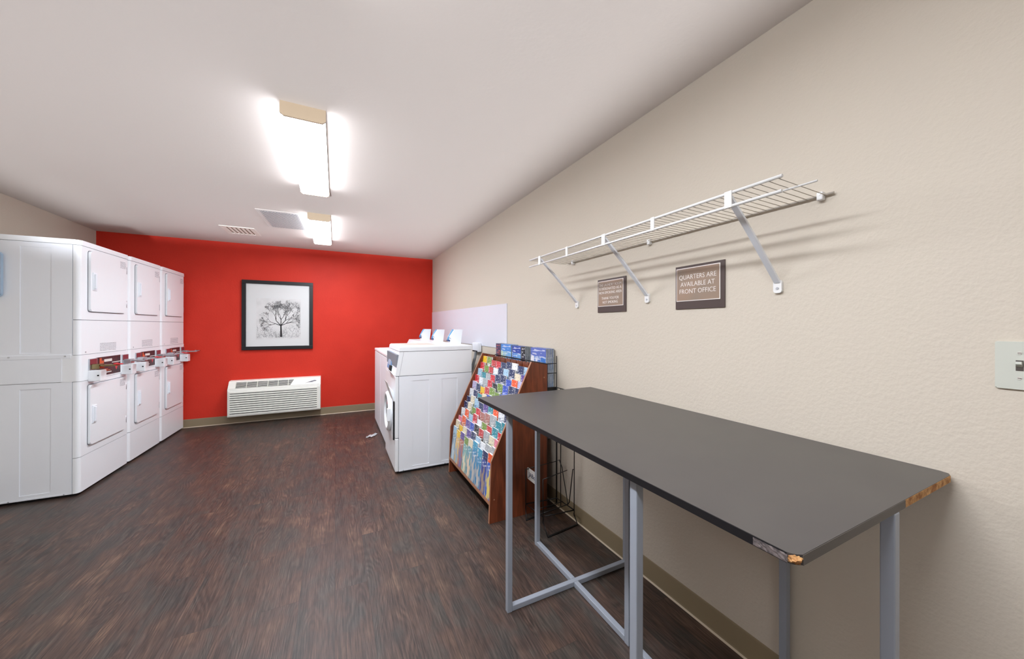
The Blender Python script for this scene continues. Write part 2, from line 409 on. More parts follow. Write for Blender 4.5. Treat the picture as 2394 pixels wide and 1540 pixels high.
for i in range(7):
    x = -.124+i*.0415; bm = BM()
    prism(bm, [(x-.010, -.155, -.008), (x+.014, -.155, -.0045), (x+.014, -.155, -.0035), (x-.010, -.155, -.007)], (0, .31, 0)); obj('louver', bm, m_vent, t)

# ------------------------------------------------------------------ stacked dryers
def bullnose(bm, w, z0, z1, d0=-.036, x1=0.0, r=.028, y0=.003, mi=0):
    """front skin, both vertical front edges rounded"""
    y1 = w-y0; pts = [(d0, y0)]
    for i in range(7):
        a = math.radians(180+90*i/6); pts.append((x1-r-r*math.cos(a+PI/2-0)*0, 0)) if False else None
    arc1 = [(x1-r+r*math.sin(math.radians(a)), y0+r-r*math.cos(math.radians(a))) for a in range(0, 91, 15)]
    arc2 = [(x1-r+r*math.cos(math.radians(a)), y1-r+r*math.sin(math.radians(a))) for a in range(0, 91, 15)]
    pts = [(d0, y0)]+arc1+arc2+[(d0, y1)]
    prism(bm, [(x, y, z0) for x, y in pts], (0, 0, z1-z0), mi)
def ink_lines(bm, y0, y1, z0, z1, n, x, rnd):
    """rows of illegible fine print as short grey rules"""
    for i in range(n):
        z = z1-(z1-z0)*(i+.5)/n; y = y0
        while y < y1-.004:
            l = rnd.uniform(.006, .02); e = min(y+l, y1); box(bm, x, x+.0006, y, e, z-.0016, z+.0016); y = e+rnd.uniform(.003, .007)
def door_part(root, w, z0, z1, rnd, name):
    y0, y1 = .10, w-.085
    bm = BM()
    prism(bm, [(.0005, a, b) for a, b in rrect(y0-.005, y1+.005, z0-.005, z1+.005, .022)], (.0012, 0, 0)); gp = bm
    g = obj('door_gasket', gp, m_gap, None)
    bm = BM(); pr = rrect(y0, y1, z0, z1, .02)
    t = bmesh.new(); prism(t, [(.001, a, b) for a, b in pr], (.016, 0, 0))
    ed = [e for e in t.edges if all(abs(v.co.x-.017) < 1e-5 for v in e.verts)]
    bmesh.ops.bevel(t, geom=ed, offset=.004, segments=2, affect='EDGES')
    merge(bm, t); d = obj(name, bm, m_white, root); g.parent = d
    # recessed pull, hinged at the far side
    zc = z1-.24; bm = BM()
    box(bm, .016, .024, y0+.02, y0+.072, zc-.072, zc+.072, .003)
    box(bm, .022, .036, y0+.028, y0+.046, zc-.06, zc+.06, .004); obj('handle', bm, m_cream if False else m_white2, d)
    for zz in (z1-.085, z0+.085):
        bm = BM(); cyl(bm, (.012, y1+.006, zz-.032), (.012, y1+.006, zz+.032), .0065, 10); obj('hinge', bm, m_steel, d)
    bm = BM(); ink_lines(bm, y1-.10, y1-.012, z1-.075, z1-.012, 6, .0172, rnd); obj('notice', bm, m_ink, d)
    return d
def coin_meter(root, y, side, plate):
    """bracket, coin box below and chute sticking out"""
    bm = BM()
    box(bm, .0, .012, y, y+.10, .958, 1.05, .002)
    c = obj('coin_meter', bm, m_steel, root)
    bm = BM(); box(bm, .0, .075, y, y+.082, .868, .958, .006)
    b = obj('coin_box', bm, m_white, c)
    bm = BM(); cyl(bm, (.06, y+.0005, .915), (.06, y-.002, .915), .006, 12); obj('lock', bm, m_dark, b)
    bm = BM(); box(bm, .01, .155, y+.022, y+.078, .985, .998, .002); box(bm, .01, .06, y+.015, y+.085, .966, 1.006, .003)
    obj('coin_chute', bm, plate, c)
    bm = BM(); tube(bm, [(.15, y+.03, 1.0), (.172, y+.03, 1.0), (.178, y+.034, .998), (.178, y+.066, .998), (.172, y+.07, 1.0), (.15, y+.07, 1.0)], .0035, 6)
    box(bm, .135, .15, y+.03, y+.07, .994, 1.008, .002); obj('push_handle', bm, m_redp if side == 'L' else m_chrome, c)
def control(root, w):
    bm = BM(); z0, z1 = .895, 1.052
    box(bm, .0035, .0055, .20, w-.15, z0, z1)
    s = obj('control_sticker', bm, m_maroon, root)
    yl = .20; yr = w-.15; L = yr-yl
    bm = BM(); X = .0056
    def q(a, b, c, d, mi): box(bm, X, X+.0006, yl+a*L, yl+b*L, z0+c*(z1-z0), z0+d*(z1-z0), mi=mi)
    q(.30, .62, .72, .86, 0); q(.12, .2, .55, .95, 1); q(.2, .28, .5, .8, 1)
    q(.15, .6, .12, .17, 0); q(.2, .55, .22, .26, 1); q(.1, .45, .3, .34, 1)
    prism(bm, [(X, yl+.72*L, z0+.52*(z1-z0)), (X, yl+.9*L, z0+.52*(z1-z0)), (X, yl+.81*L, z0+.18*(z1-z0))], (.0006, 0, 0), 2)
    q(.62, .98, .62, .66, 0)
    obj('printed_marks', bm, [m_letter, m_orange, m_redp], s)
    for yy in (.105, w-.125):
        bm = BM(); box(bm, .012, .0135, yy+.0, yy+.085, 1.0, 1.046); obj('meter_sticker', bm, m_maroon2, root)
def dryer_stack(x, y, w, rz, label, near=False, seed=1):
    rnd = random.Random(seed)
    root = thing('dryer_stack', label, 'dryer', (x, y, 0), rz, 'stacked coin dryers along the left wall')
    D_ = .715
    bm = BM()     # inner core seen only in the gaps
    box(bm, -D_+.01, -.034, .012, w-.012, .03, 1.97); box(bm, -.036, -.004, .034, w-.034, .03, 1.95); obj('inner_frame', bm, m_gap, root)
    bm = BM(); box(bm, -D_+.03, -.03, .03, w-.03, 0, .031); obj('base', bm, m_dark, root)
    # front skins
    for nm, z0, z1, x1 in (('kick_panel', .022, .2925, 0), ('lower_front', .2965, .8805, 0), ('console', .8835, 1.0865, .003), ('middle_panel', 1.0895, 1.3585, 0), ('upper_front', 1.3625, 1.9385, 0)):
        bm = BM(); bullnose(bm, w, z0, z1, x1=x1, y0=.003 if nm != 'console' else .001, d0=-.036 if nm != 'console' else -.10)
        obj(nm, bm, m_white, root)
    bm = BM()
    r = .03; pts = [(-D_, .001)]+[(.004-r+r*math.sin(math.radians(a)), .001+r-r*math.cos(math.radians(a))) for a in range(0, 91, 15)]+[(.004-r+r*math.cos(math.radians(a)), w-.001-r+r*math.sin(math.radians(a))) for a in range(0, 91, 15)]+[(-D_, w-.001)]
    t = bmesh.new(); prism(t, [(a, b, 1.9415) for a, b in pts], (0, 0, .0385))
    bmesh.ops.bevel(t, geom=[e for e in t.edges if all(v.co.z > 1.975 for v in e.verts)], offset=.007, segments=2, affect='EDGES')
    merge(bm, t); obj('top', bm, m_white, root)
    # side panels with shallow pressed recesses
    for sgn, yy in ((-1, .0025), (1, w-.0025)):
        for nm, z0, z1 in (('lower_side', .022, .8835), ('upper_side', 1.0665, 1.9385)):
            bm = BM(); a0, a1 = sorted((yy, yy-sgn*.012))
            x0, x1 = -D_, -.0395
            if sgn < 0:
                rx0, rx1 = -.308, -.150; rz0, rz1 = (.058, .842) if z0 < .5 else (1.108, 1.902)
                box(bm, x0, rx0, a0, a1, z0, z1); box(bm, rx1, x1, a0, a1, z0, z1)
                box(bm, rx0, rx1, a0, a1, z0, rz0); box(bm, rx0, rx1, a0, a1, rz1, z1)
                box(bm, rx0, rx1, a0+.0034, a1, rz0, rz1)
            else: box(bm, x0, x1, a0, a1, z0, z1)
            sp = obj(nm, bm, m_white2, root)
            if sgn < 0 and z0 < .5:
                bm = BM(); box(bm, -D_, -.052, a0-.0015, a0+.001, .022, .034, .0006)
                obj('bottom_flange', bm, m_white2, sp)
                for xs in (-.36, -.08):
                    bm = BM(); cyl(bm, (xs, a0, .028), (xs, a0-.003, .028), .0045, 10); obj('screw', bm, m_steel, sp)
        if sgn < 0:
            bm = BM(); box(bm, -D_, -.0925, -.0015, .006, .886, 1.0635, .001); box(bm, -D_, -.045, -.001, .004, 1.0645, 1.0935, .0008)
            bp = obj('side_band', bm, m_white2, root)
            for xs in (-.36, -.075):
                bm = BM(); cyl(bm, (xs, 0, 1.082), (xs, -.004, 1.082), .0055, 10); obj('screw', bm, m_steel, bp)
    bm = BM(); cyl(bm, (.0, .075, 1.107), (.0025, .075, 1.107), .006, 10); obj('screw', bm, m_steel, root)
    door_part(root, w, 1.430, 1.912, rnd, 'upper_door'); door_part(root, w, .363, .842, rnd, 'lower_door')
    bm = BM(); ink_lines(bm, w*.37, w*.70, 1.102, 1.172, 6, .0004, rnd); obj('instruction_label', bm, m_ink, root)
    control(root, w)
    coin_meter(root, .10, 'L', m_beigerefl if near else m_steel); coin_meter(root, w-.13, 'R', m_steel)
    return root
ROT = -.0184
def xf(y): return -1.772+(y-3.937)*.0184
dryer_stack(xf(3.937), 3.937, .698, ROT, 'white double coin dryer stack nearest the camera, its whole side panel showing', True, 1)
dryer_stack(xf(4.640), 4.640, .648, ROT, 'middle white double coin dryer stack of the three along the left wall', False, 2)
dryer_stack(xf(5.293), 5.293, .640, ROT, 'white double coin dryer stack farthest back, standing against the red wall', False, 3)
# pale blue holder on the side of the near stack, cut by the frame of the photo
bm = BM(); t = bmesh.new(); prism(t, [(a, 3.938, b) for a, b in rrect(-2.30, -2.156, 1.522, 1.85, .025)], (0, -.022, 0))
bmesh.ops.bevel(t, geom=[e for e in t.edges if all(v.co.y < 3.917 for v in e.verts)], offset=.006, segments=2, affect='EDGES'); merge(bm, t)
tag(obj('wall_holder', bm, m_pblue), 'pale blue rounded plastic holder on the near dryer stack side, at the left edge', 'holder')

# ------------------------------------------------------------------ washers
def ring(bm, c, R, r, axis='x', seg=36, sub=8, sx=1.0):
    pts = [Vector(c)+Vector((0, R*math.cos(2*PI*i/seg), R*math.sin(2*PI*i/seg))) for i in range(seg)]
    tube(bm, pts, r, sub, closed=True)
def coin_stand(root, y, H0):
    """meter case with blue slide on the back of a washer"""
    bm = BM(); prism(bm, [(.70, y-.045, H0-.01), (.575, y-.045, H0-.01), (.60, y-.045, H0+.05), (.585, y-.045, H0+.075), (.635, y-.045, H0+.15), (.72, y-.045, H0+.15)], (0, .09, 0))
    c = obj('meter_case', bm, m_white2, root)
    bm = BM(); tube(bm, [(.588, y, H0+.035), (.574, y, H0+.045), (.582, y, H0+.07), (.612, y, H0+.125), (.625, y, H0+.143), (.655, y, H0+.138)], .009, 8)
    obj('coin_slide', bm, m_blue, c)
    bm = BM(); box(bm, .566, .590, y-.03, y+.03, H0+.028, H0+.042, .003); box(bm, .630, .662, y-.03, y+.03, H0+.135, H0+.146, .003); obj('slide_bracket', bm, m_navy, c)
# near machine: front loader with a sloping console
t = thing('washing_machine', 'white front-loading washer nearest the camera, blue controls on its sloping front', 'washing machine', (.475, 3.27, 0), 0, 'washers along the right wall')
W1, D1 = .675, .715
bm = BM(); box(bm, .012, D1-.012, .012, W1-.012, .02, 1.06); obj('inner_frame', bm, m_gap, t)
bm = BM(); box(bm, .02, D1-.02, .02, W1-.02, 0, .021); obj('base', bm, m_dark, t)
bm = BM(); box(bm, 0, .030, .001, W1-.001, .318, .868, .006); obj('front_panel', bm, m_white, t)
bm = BM(); box(bm, 0, .030, .001, W1-.001, .022, .313, .006); obj('kick_panel', bm, m_white, t)
bm = BM()
for a in ((.0325, .15, .022, .868), (.30, .42, .022, .868), (.57, D1, .022, .868)): box(bm, a[0], a[1], .0, .012, a[2], a[3])
for a in ((.15, .30), (.42, .57)):
    box(bm, a[0], a[1], 0, .012, .022, .055); box(bm, a[0], a[1], 0, .012, .825, .868); box(bm, a[0], a[1], .0028, .012, .055, .825)
s = obj('side_panel', bm, m_white2, t)
bm = BM(); box(bm, .045, D1, -.0012, .002, .024, .034); obj('bottom_flange', bm, m_white2, s)
for xs in (.07, .45):
    bm = BM(); cyl(bm, (xs, 0, .029), (xs, -.004, .029), .0045, 10); obj('screw', bm, m_steel, s)
bm = BM(); box(bm, .0325, D1, W1-.012, W1, .022, .868); obj('side_panel', bm, m_white2, t)
bm = BM(); prism(bm, [(.0, 0.0, .873), (.036, .0, 1.087), (D1, 0.0, 1.087), (D1, .0, .873)], (0, W1, 0)); cs = obj('console', bm, m_white, t)
bm = BM(); prism(bm, [(.035, -.0008, .876), (.0365, -.0008, .876), (.0725, -.0008, 1.085), (.071, -.0008, 1.085)], (0, .002, 0)); obj('console_seam', bm, m_gap, cs)
bm = BM(); tt = bmesh.new(); prism(tt, [(.034, -.002, 1.091), (.042, -.002, 1.132), (D1+.01, -.002, 1.132), (D1+.01, -.002, 1.091)], (0, W1+.004, 0))
bmesh.ops.bevel(tt, geom=[e for e in tt.edges if all(v.co.z > 1.13 for v in e.verts)], offset=.006, segments=2, affect='EDGES'); merge(bm, tt)
lid = obj('top', bm, m_white, t)
bm = BM(); box(bm, .10, .42, .25, .60, 1.1315, 1.134, .0008); obj('top_recess', bm, m_vent, lid)
def onslope(y0, y1, s0, s1, th):   # plate on the sloping console
    a = Vector((0, 0, .873)); b = Vector((.036, 0, 1.087)); n = Vector((-(b-a).z, 0, (b-a).x)).normalized()
    p, q = a+(b-a)*s0, a+(b-a)*s1
    return [(p.x, y0, p.z), (q.x, y0, q.z), (q.x+n.x*th, y0, q.z+n.z*th), (p.x+n.x*th, y0, p.z+n.z*th)], (0, y1-y0, 0)
bm = BM(); prism(bm, *onslope(.30, .56, .12, .88, .005)); d = obj('control_display', bm, m_blue, cs)
bm = BM(); prism(bm, *onslope(.36, .52, .30, .70, .007)); obj('screen', bm, m_pblue, d)
bm = BM(); prism(bm, *onslope(.26, .32, .05, .3, .02)); obj('coin_door', bm, m_dark, cs)
# porthole door
bm = BM(); ring(bm, (-.018, .335, .50), .165, .022); dr = obj('door', bm, m_white, t)
bm = BM()
for i in range(8): pass
tt = bmesh.new(); bmesh.ops.create_uvsphere(tt, u_segments=24, v_segments=12, radius=.15)
for v in tt.verts: v.co = (-.012+v.co.z*.12, .335+v.co.x, .50+v.co.y)
merge(bm, tt); 
m_glass = M('smoky_door_glass', (120, 132, 142), .08, spec=.8)
obj('door_window', bm, m_glass, dr)
bm = BM(); box(bm, -.005, .002, .12, .55, .28, .72, .004); obj('door_surround', bm, m_white2, dr)
bm = BM(); box(bm, -.05, -.02, .15, .175, .44, .56, .006); obj('handle', bm, m_white, dr)
bm = BM(); prism(bm, [(-.006, .05, .645), (-.060, .05, .815), (-.062, .05, .815), (-.008, .05, .645)], (0, .20, 0)); obj('paper_notice', bm, m_page, t)
bm = BM(); box(bm, -.012, -.0005, .03, .06, .30, .64); obj('door_gap', bm, m_dark, t)
bm = BM(); prism(bm, [(-.004, .06, .868), (-.004, .30, .868), (-.03, .30, .905), (-.03, .06, .905)], (.004, 0, .002)); obj('dispenser_handle', bm, m_white, t)
coin_stand(t, .335, 1.132)
# two top loaders behind
def top_loader(y, label):
    t = thing('washing_machine', label, 'washing machine', (.475, y, 0), 0, 'washers along the right wall')
    Wd = .675
    bm = BM(); box(bm, .03, D1-.005, .005, Wd-.005, .02, .98); obj('inner_frame', bm, m_gap, t)
    bm = BM(); box(bm, .05, D1-.02, .02, Wd-.02, 0, .021); obj('base', bm, m_dark, t)
    bm = BM(); box(bm, .022, D1, 0, Wd, .022, .975, .008); obj('cabinet', bm, m_white2, t)
    bm = BM(); box(bm, .018, D1+.004, -.002, Wd+.002, .978, 1.012, .008); tp = obj('top', bm, m_white, t)
    bm = BM(); box(bm, .07, .40, .12, Wd-.12, 1.010, 1.02, .004); obj('lid', bm, m_white, tp)
    bm = BM(); prism(bm, [(.43, .004, 1.01), (.49, .004, 1.126), (D1+.004, .004, 1.126), (D1+.004, .004, 1.01)], (0, Wd-.008, 0)); c = obj('console', bm, m_white, t)
    coin_stand(t, .335, 1.126)
    return t
top_loader(3.955, 'white top-loading washer in the middle of the row, seen behind the near washer')
top_loader(4.640, 'white top-loading washer farthest back by the red wall, only its top edge showing')

# white splash panel, wall box, hoses
bm = BM(); prism(bm, [(XR-.0005, 3.042, 1.10), (XR-.0005, 3.042, 1.535), (XR-.0005, 5.955, 1.548), (XR-.0005, 5.955, 1.10)], (-.006, 0, 0))
tag(obj('splash_panel', bm, m_panel), 'smooth white panel fixed to the right wall above the washers', 'panel')
t = thing('utility_box', 'small grey hookup box on the wall behind the near washer', 'box', (XR-.006, 3.78, 1.03))
bm = BM(); box(bm, -.045, 0, -.09, .09, 0, .10, .006); obj('housing', bm, m_white2, t)
bm = BM(); box(bm, -.047, -.044, -.075, .075, -.001, .014); obj('opening', bm, m_dark, t)
bm = BM(); tube(bm, [(1.42, 3.76, 1.03), (1.40, 3.74, .96), (1.36, 3.72, .86), (1.30, 3.70, .70), (1.24, 3.66, .55), (1.22, 3.64, .3), (1.24, 3.64, .012)], .016, 10)
tag(obj('drain_hose', bm, m_hose), 'grey hose hanging between the near washer and the right wall', 'hose')

# crumpled sheet on the floor
bm = BM(); rnd = random.Random(4); n = 10
vs = []
for i in range(n+1):
    row = []
    for j in range(5):
        a = i/n; row.append(bm.verts.new((.33+.13*a+.012*math.sin(j*2+i), 4.50+.10*a+(j-2)*.018*(.4+a*(1-a)*3)+.015*math.sin(i*.9), .003+.012*rnd.random()*(1 if 0 < i < n else .2))))
    vs.append(row)
for i in range(n):
    for j in range(4): f = bm.faces.new((vs[i][j], vs[i+1][j], vs[i+1][j+1], vs[i][j+1])); f.smooth = True
tag(obj('dryer_sheet', bm, m_film), 'small crumpled pale sheet lying on the floor in front of the washers', 'litter')

# ------------------------------------------------------------------ wall air conditioner
t = thing('wall_air_conditioner', 'cream air conditioner with louvered front, mounted low on the red wall', 'air conditioner', (-.725, YB, .12))
hw = .533
prof = [(0, .03), (-.03, .0), (-.185, .0), (-.20, .012), (-.2, .345), (-.194, .365), (-.125, .452), (-.10, .462), (0, .462)]
bm = BM(); prism(bm, [(-hw, y, z) for y, z in prof], (2*hw, 0, 0))
bmesh.ops.bevel(bm, geom=[e for e in bm.edges if (all(abs(abs(v.co.x)-hw) < 1e-4 for v in e.verts) and e.calc_length() > .05 and all(v.co.y < -.09 for v in e.verts))], offset=.008, segments=2, affect='EDGES')
body = obj('housing', bm, m_cream, t)
bm = BM(); box(bm, -hw+.028, hw-.045, -.2016, -.199, .042, .325); obj('grille_recess', bm, m_grille, t)
for i in range(10):
    z = .050+i*.0288; bm = BM()
    prism(bm, [(-hw+.024, -.201, z), (-hw+.024, -.209, z+.002), (-hw+.024, -.209, z+.015), (-hw+.024, -.201, z+.021)], (2*hw-.065, 0, 0)); obj('louver', bm, m_creamd, t)
# discharge grille on the slope
A = Vector((0, -.194, .365)); B = Vector((0, -.125, .452)); dv = (B-A); nv = Vector((0, -dv.z, dv.y)).normalized()
def sl(x, s, o): p = A+dv*s+nv*o; return (x, p.y, p.z)
bm = BM(); pts = [sl(-.455, .10, .0006), sl(.16, .10, .0006), sl(.205, .93, .0006), sl(-.455, .93, .0006)]
prism(bm, pts, nv*.001); obj('discharge_opening', bm, m_grille, t)
bm = BM()
for k in range(6):
    s0 = .12+k*.145
    prism(bm, [sl(-.455, s0, .0016), sl(.16+.045*(k/5), s0, .0016), sl(.16+.045*(k/5), s0+.045, .0016), sl(-.455, s0+.045, .0016)], nv*.003)
for k in range(6):
    x = -.455+k*.118
    prism(bm, [sl(x, .1, .0016), sl(x+.006, .1, .0016), sl(x+.006, .93, .0016), sl(x, .93, .0016)], nv*.004)
obj('discharge_vanes', bm, m_creamd, t)
bm = BM()
sw = [(.36, .28), (.40, .42), (.44, .56), (.475, .66), (.50, .60), (.50, .50), (.47, .47), (.44, .44), (.475, .38), (.44, .36), (.40, .36)]
prism(bm, [sl(x-.02, s, .0006) for x, s in sw], nv*.0012); obj('emblem', bm, m_ink, t)

# ------------------------------------------------------------------ framed print (plain invented tree)
t = thing('framed_picture', 'black-framed print of a bare tree hanging on the red wall', 'picture', (-.719, YB, 1.465))
fw, fh, fb = .4225, .48, .047
bm = BM()
for a in ((-fw, fw, fh-fb, fh), (-fw, fw, -fh, -fh+fb), (-fw, -fw+fb, -fh+fb, fh-fb), (fw-fb, fw, -fh+fb, fh-fb)): box(bm, a[0], a[1], -.032, -.002, a[2], a[3], .002)
obj('frame', bm, m_blackf, t)
bm = BM(); box(bm, -fw+fb, fw-fb, -.014, -.004, -fh+fb, fh-fb); obj('mat_board', bm, m_mat, t)
m_paper = M('pale_print_paper', (214, 216, 214), .35, var=((226, 227, 226), 9))
pw0, pw1, ph0, ph1 = -.262, .268, -.335, .235
bm = BM(); box(bm, pw0, pw1, -.0152, -.0138, ph0, ph1); pr = obj('print', bm, m_paper, t)
rnd = random.Random(23)
g1, g2, g3 = M('print_black', (44, 42, 44), .5), M('print_grey', (118, 118, 120), .5), M('print_light_grey', (168, 170, 172), .5)
def seg2(bm, a, b, w0, w1, y, mi):
    d = Vector((b[0]-a[0], b[1]-a[1])); n = Vector((-d.y, d.x))
    if n.length < 1e-6: return
    n.normalize()
    p = [(a[0]+n.x*w0, y, a[1]+n.y*w0), (a[0]-n.x*w0, y, a[1]-n.y*w0), (b[0]-n.x*w1, y, b[1]-n.y*w1), (b[0]+n.x*w1, y, b[1]+n.y*w1)]
    f = bm.faces.new([bm.verts.new(q) for q in p]); f.material_index = mi
def branch(bm, a, ang, l, wd, dep, y):
    b = (a[0]+l*math.cos(ang), a[1]+l*math.sin(ang))
    b = (max(pw0+.01, min(pw1-.01, b[0])), max(ph0+.01, min(ph1-.01, b[1])))
    seg2(bm, a, b, wd, wd*.7, y-.0001*dep, 0 if dep < 4 else 1)
    if dep >= 8: return
    for k in range(2 if rnd.random() < .7 else 3):
        branch(bm, b, ang+rnd.uniform(-.75, .75), l*rnd.uniform(.66, .86), max(wd*.62, .0007), dep+1, y)
bm = BM()
for i in range(420):     # misty shrubs low in the print
    x = rnd.uniform(pw0+.01, pw1-.01); zt = ph0+.02+rnd.random()**1.6*(.17-.10*math.exp(-((x)/.09)**2))
    a = rnd.uniform(.3, 2.8); l = rnd.uniform(.01, .035)
    seg2(bm, (x, zt), (max(pw0, min(pw1, x+l*math.cos(a))), zt+l*math.sin(a)), .0012, .0008, -.0154, rnd.choice((1, 2, 2)))
z0 = ph0+.03
seg2(bm, (.03, z0), (.028, z0+.10), .013, .010, -.0156, 0); seg2(bm, (.028, z0+.10), (.026, z0+.17), .010, .008, -.0156, 0)
for ang, l in ((1.55, .085), (2.25, .09), (.95, .09), (2.75, .07), (.45, .07)): branch(bm, (.026, z0+.16), ang, l, .0052, 1, -.0157)
obj('printed_tree', bm, [g1, g2, g3], pr)

# ------------------------------------------------------------------ light switch
t = thing('light_switch', 'ivory toggle light switch on the right wall at the right edge', 'light switch', (XR, .2165, 1.2265))
bm = BM(); tt = bmesh.new(); prism(tt, [(0, a, b) for a, b in rrect(-.0355, .0355, -.0572, .0572, .003)], (-.006, 0, 0))
bmesh.ops.bevel(tt, geom=[e for e in tt.edges if all(v.co.x < -.005 for v in e.verts)], offset=.0025, segments=2, affect='EDGES'); merge(bm, tt)
pl = obj('switch_plate', bm, m_ivory, t)
for zz in (.030, -.030):
    bm = BM(); cyl(bm, (-.006, 0, zz), (-.0075, 0, zz), .0032, 12); obj('screw', bm, m_vent, pl)
    bm = BM(); box(bm, -.0078, -.0072, -.0026, .0026, zz-.0006, zz+.0006); obj('screw_slot', bm, m_dark, pl)
bm = BM(); box(bm, -.0066, -.0055, -.0055, .0055, -.0125, .0125); obj('toggle_slot', bm, m_edge2, pl)
bm = BM(); prism(bm, [(-.006, -.0042, -.004), (-.006, -.0042, .009), (-.017, -.0042, .010), (-.018, -.0042, .004)], (0, .0084, 0)); obj('toggle', bm, m_ivory, t)

# ------------------------------------------------------------------ two plaques
def plaque(y0, y1, z0, z1, lines, size, label, lw):
    cy, cz = (y0+y1)/2, (z0+z1)/2; hy, hz = (y1-y0)/2, (z1-z0)/2
    t = thing('wall_sign', label, 'sign', (XR, cy, cz))
    bm = BM(); box(bm, -.006, 0, -hy, hy, -hz, hz, .0008); obj('backing', bm, m_sbrown, t)
    # plate inset: little margin at left (far side), wider at right and bottom
    a0, a1, b0, b1 = -hy+.019, hy-.006, -hz+.036, hz-.011
    bm = BM(); box(bm, -.0075, -.0055, a0, a1, b0, b1); obj('border', bm, m_letter, t)
    bm = BM(); box(bm, -.0082, -.007, a0+.0035, a1-.0035, b0+.0035, b1-.0035); p = obj('plate', bm, m_stan, t)
    bm = BM(); n = len(lines)
    for s, zc, ls in lines:
        g = text_bm(s, size, thin=-.008)
        xs = [v.co.x for v in g.verts]; wdt = max(xs)-min(xs); k = ls*(a1-a0)/wdt; xm = (max(xs)+min(xs))/2
        Mx = Matrix(((0, 0, -1, -.0085), (-k, 0, 0, (a0+a1)/2+k*xm), (0, 1, 0, (b0+b1)/2+zc), (0, 0, 0, 1)))
        merge(bm, g, 0, Mx)
    obj('lettering', bm, m_letter, p)
plaque(1.496, 1.735, 1.403, 1.604, [('THE LAUNDRY ROOM', .051, .88), ('IS DESIGNATED AS A', .029, .88), ('NON-SMOKING AREA', .005, .90), ('THANK YOU FOR', -.029, .68), ('NOT SMOKING', -.053, .60)], .022,
       'smaller-looking brown plaque with five lines of text, left of the middle shelf bracket', 1)
plaque(.931, 1.171, 1.400, 1.601, [('QUARTERS ARE', .033, .85), ('AVAILABLE AT', .000, .78), ('FRONT OFFICE', -.033, .83)], .030,
       'brown plaque reading quarters are available at front office', 1)

# ------------------------------------------------------------------ wire shelf
t = thing('wire_shelf', 'white wire shelf on the right wall above the two plaques', 'shelf', (XR, 1.32, 1.757))
def P3(x, y, z): return (x-XR, y-1.32, z-1.757)
Y0, Y1 = .575, 2.08; XF, XB = 1.17, 1.455
for nm, x, z, a, b, r in (('front_rod', XF, 1.761, Y0, Y1, .0052), ('lip_rod', XF-.002, 1.716, Y0, Y1, .0052), ('back_rod', XB, 1.757, .566, 2.045, .0038), ('middle_rod', 1.275, 1.751, .535, 2.06, .0032)):
    bm = BM(); tube(bm, [P3(x, a, z), P3(x, b, z)], r, 10); obj(nm, bm, m_wired if nm == 'back_rod' else m_wirew, t)
bm = BM(); n = 59
for i in range(n):
    y = Y0+.012+(Y1-Y0-.024)*i/(n-1)
    tube(bm, [P3(XF, y, 1.7575), P3(XB-.001, y, 1.7545)], .0013, 5)
    if i % 1 == 0: tube(bm, [P3(XF, y, 1.7575), P3(XF-.001, y, 1.716)], .0012, 5) if False else None
obj('deck_wires', bm, m_wired, t)
for y in (.731, 1.342, 1.944, 1.044, 1.647):
    wd = .012 if y in (.731, 1.342, 1.944) else .009
    bm = BM(); box(bm, XF-.009-XR, XF-.0045-XR, y-wd-1.32, y+wd-1.32, 1.711-1.757, 1.766-1.757, .001); obj('lip_clip', bm, m_wirew, t)
for y in (.731, 1.342, 1.944):
    bm = BM(); yy = y-1.32
    # bent flat strut: front lip -> kink -> wall foot
    a = Vector(P3(XF, y, 1.748)); b = Vector(P3(1.285, y, 1.645)); c = Vector(P3(XR-.012, y, 1.482))
    for p, q in ((a, b), (b, c)):
        d = (q-p).normalized(); nn = Vector((d.z, 0, -d.x))*.0045
        prism(bm, [p+nn+Vector((0, -.0095, 0)), q+nn+Vector((0, -.0095, 0)), q-nn+Vector((0, -.0095, 0)), p-nn+Vector((0, -.0095, 0))], (0, .019, 0))
    st = obj('bracket_strut', bm, m_wirebk, t)
    bm = BM(); prism(bm, [(0, yy+u, vv+1.464-1.757) for u, vv in rrect(-.014, .014, -.022, .026, .010)], (-.012, 0, 0)); ft = obj('wall_foot', bm, m_wirew, st)
    bm = BM(); cyl(bm, (-.0115, yy, 1.459-1.757), (-.0135, yy, 1.459-1.757), .005, 12); obj('screw', bm, m_steel, ft)
for y in (.601, 1.326, 1.985):
    bm = BM(); box(bm, -.022, 0, y-.009-1.32, y+.009-1.32, -.016, .012, .004); cl = obj('wall_clip', bm, m_wirew, t)
    bm = BM(); cyl(bm, (-.021, y-1.32, .004), (-.024, y-1.32, .004), .004, 10); obj('screw', bm, m_steel, cl)

# ------------------------------------------------------------------ folding table
TX0, TX1, TY0, TY1, TZ, TT = .694, 1.457, .318, 1.80, .932, .018
t = thing('work_table', 'long dark-topped table on grey metal legs standing against the right wall', 'table', (1.08, 1.06, 0))
def L3(x, y, z): return (x-1.08, y-1.06, z)
out = [(TX0, TY1), (TX1, TY1), (TX1, TY0+.022), (TX1-.006, TY0+.006), (TX1-.022, TY0), (TX0+.016, TY0), (TX0+.009, TY0+.004), (TX0+.004, TY0+.009), (TX0, TY0+.016)]
bm = BM(); prism(bm, [L3(x, y, TZ-TT) for x, y in out], (0, 0, TT)); top = obj('table_top', bm, m_lam, t)
bm = BM(); box(bm, *[v for v in (TX0-.0012-1.08, TX0+.0003-1.08)], TY0+.016-1.06, TY1-1.06, TZ-TT-.0002, TZ-.0008); obj('edge_band', bm, m_edge, top)
bm = BM(); box(bm, TX0+.016-1.08, 1.142-1.08, TY0-.0012-1.06, TY0+.0003-1.06, TZ-TT-.0002, TZ-.0008); o = obj('edge_band', bm, m_edge2, top); o['label'] = 'grey edge band on the near short end'
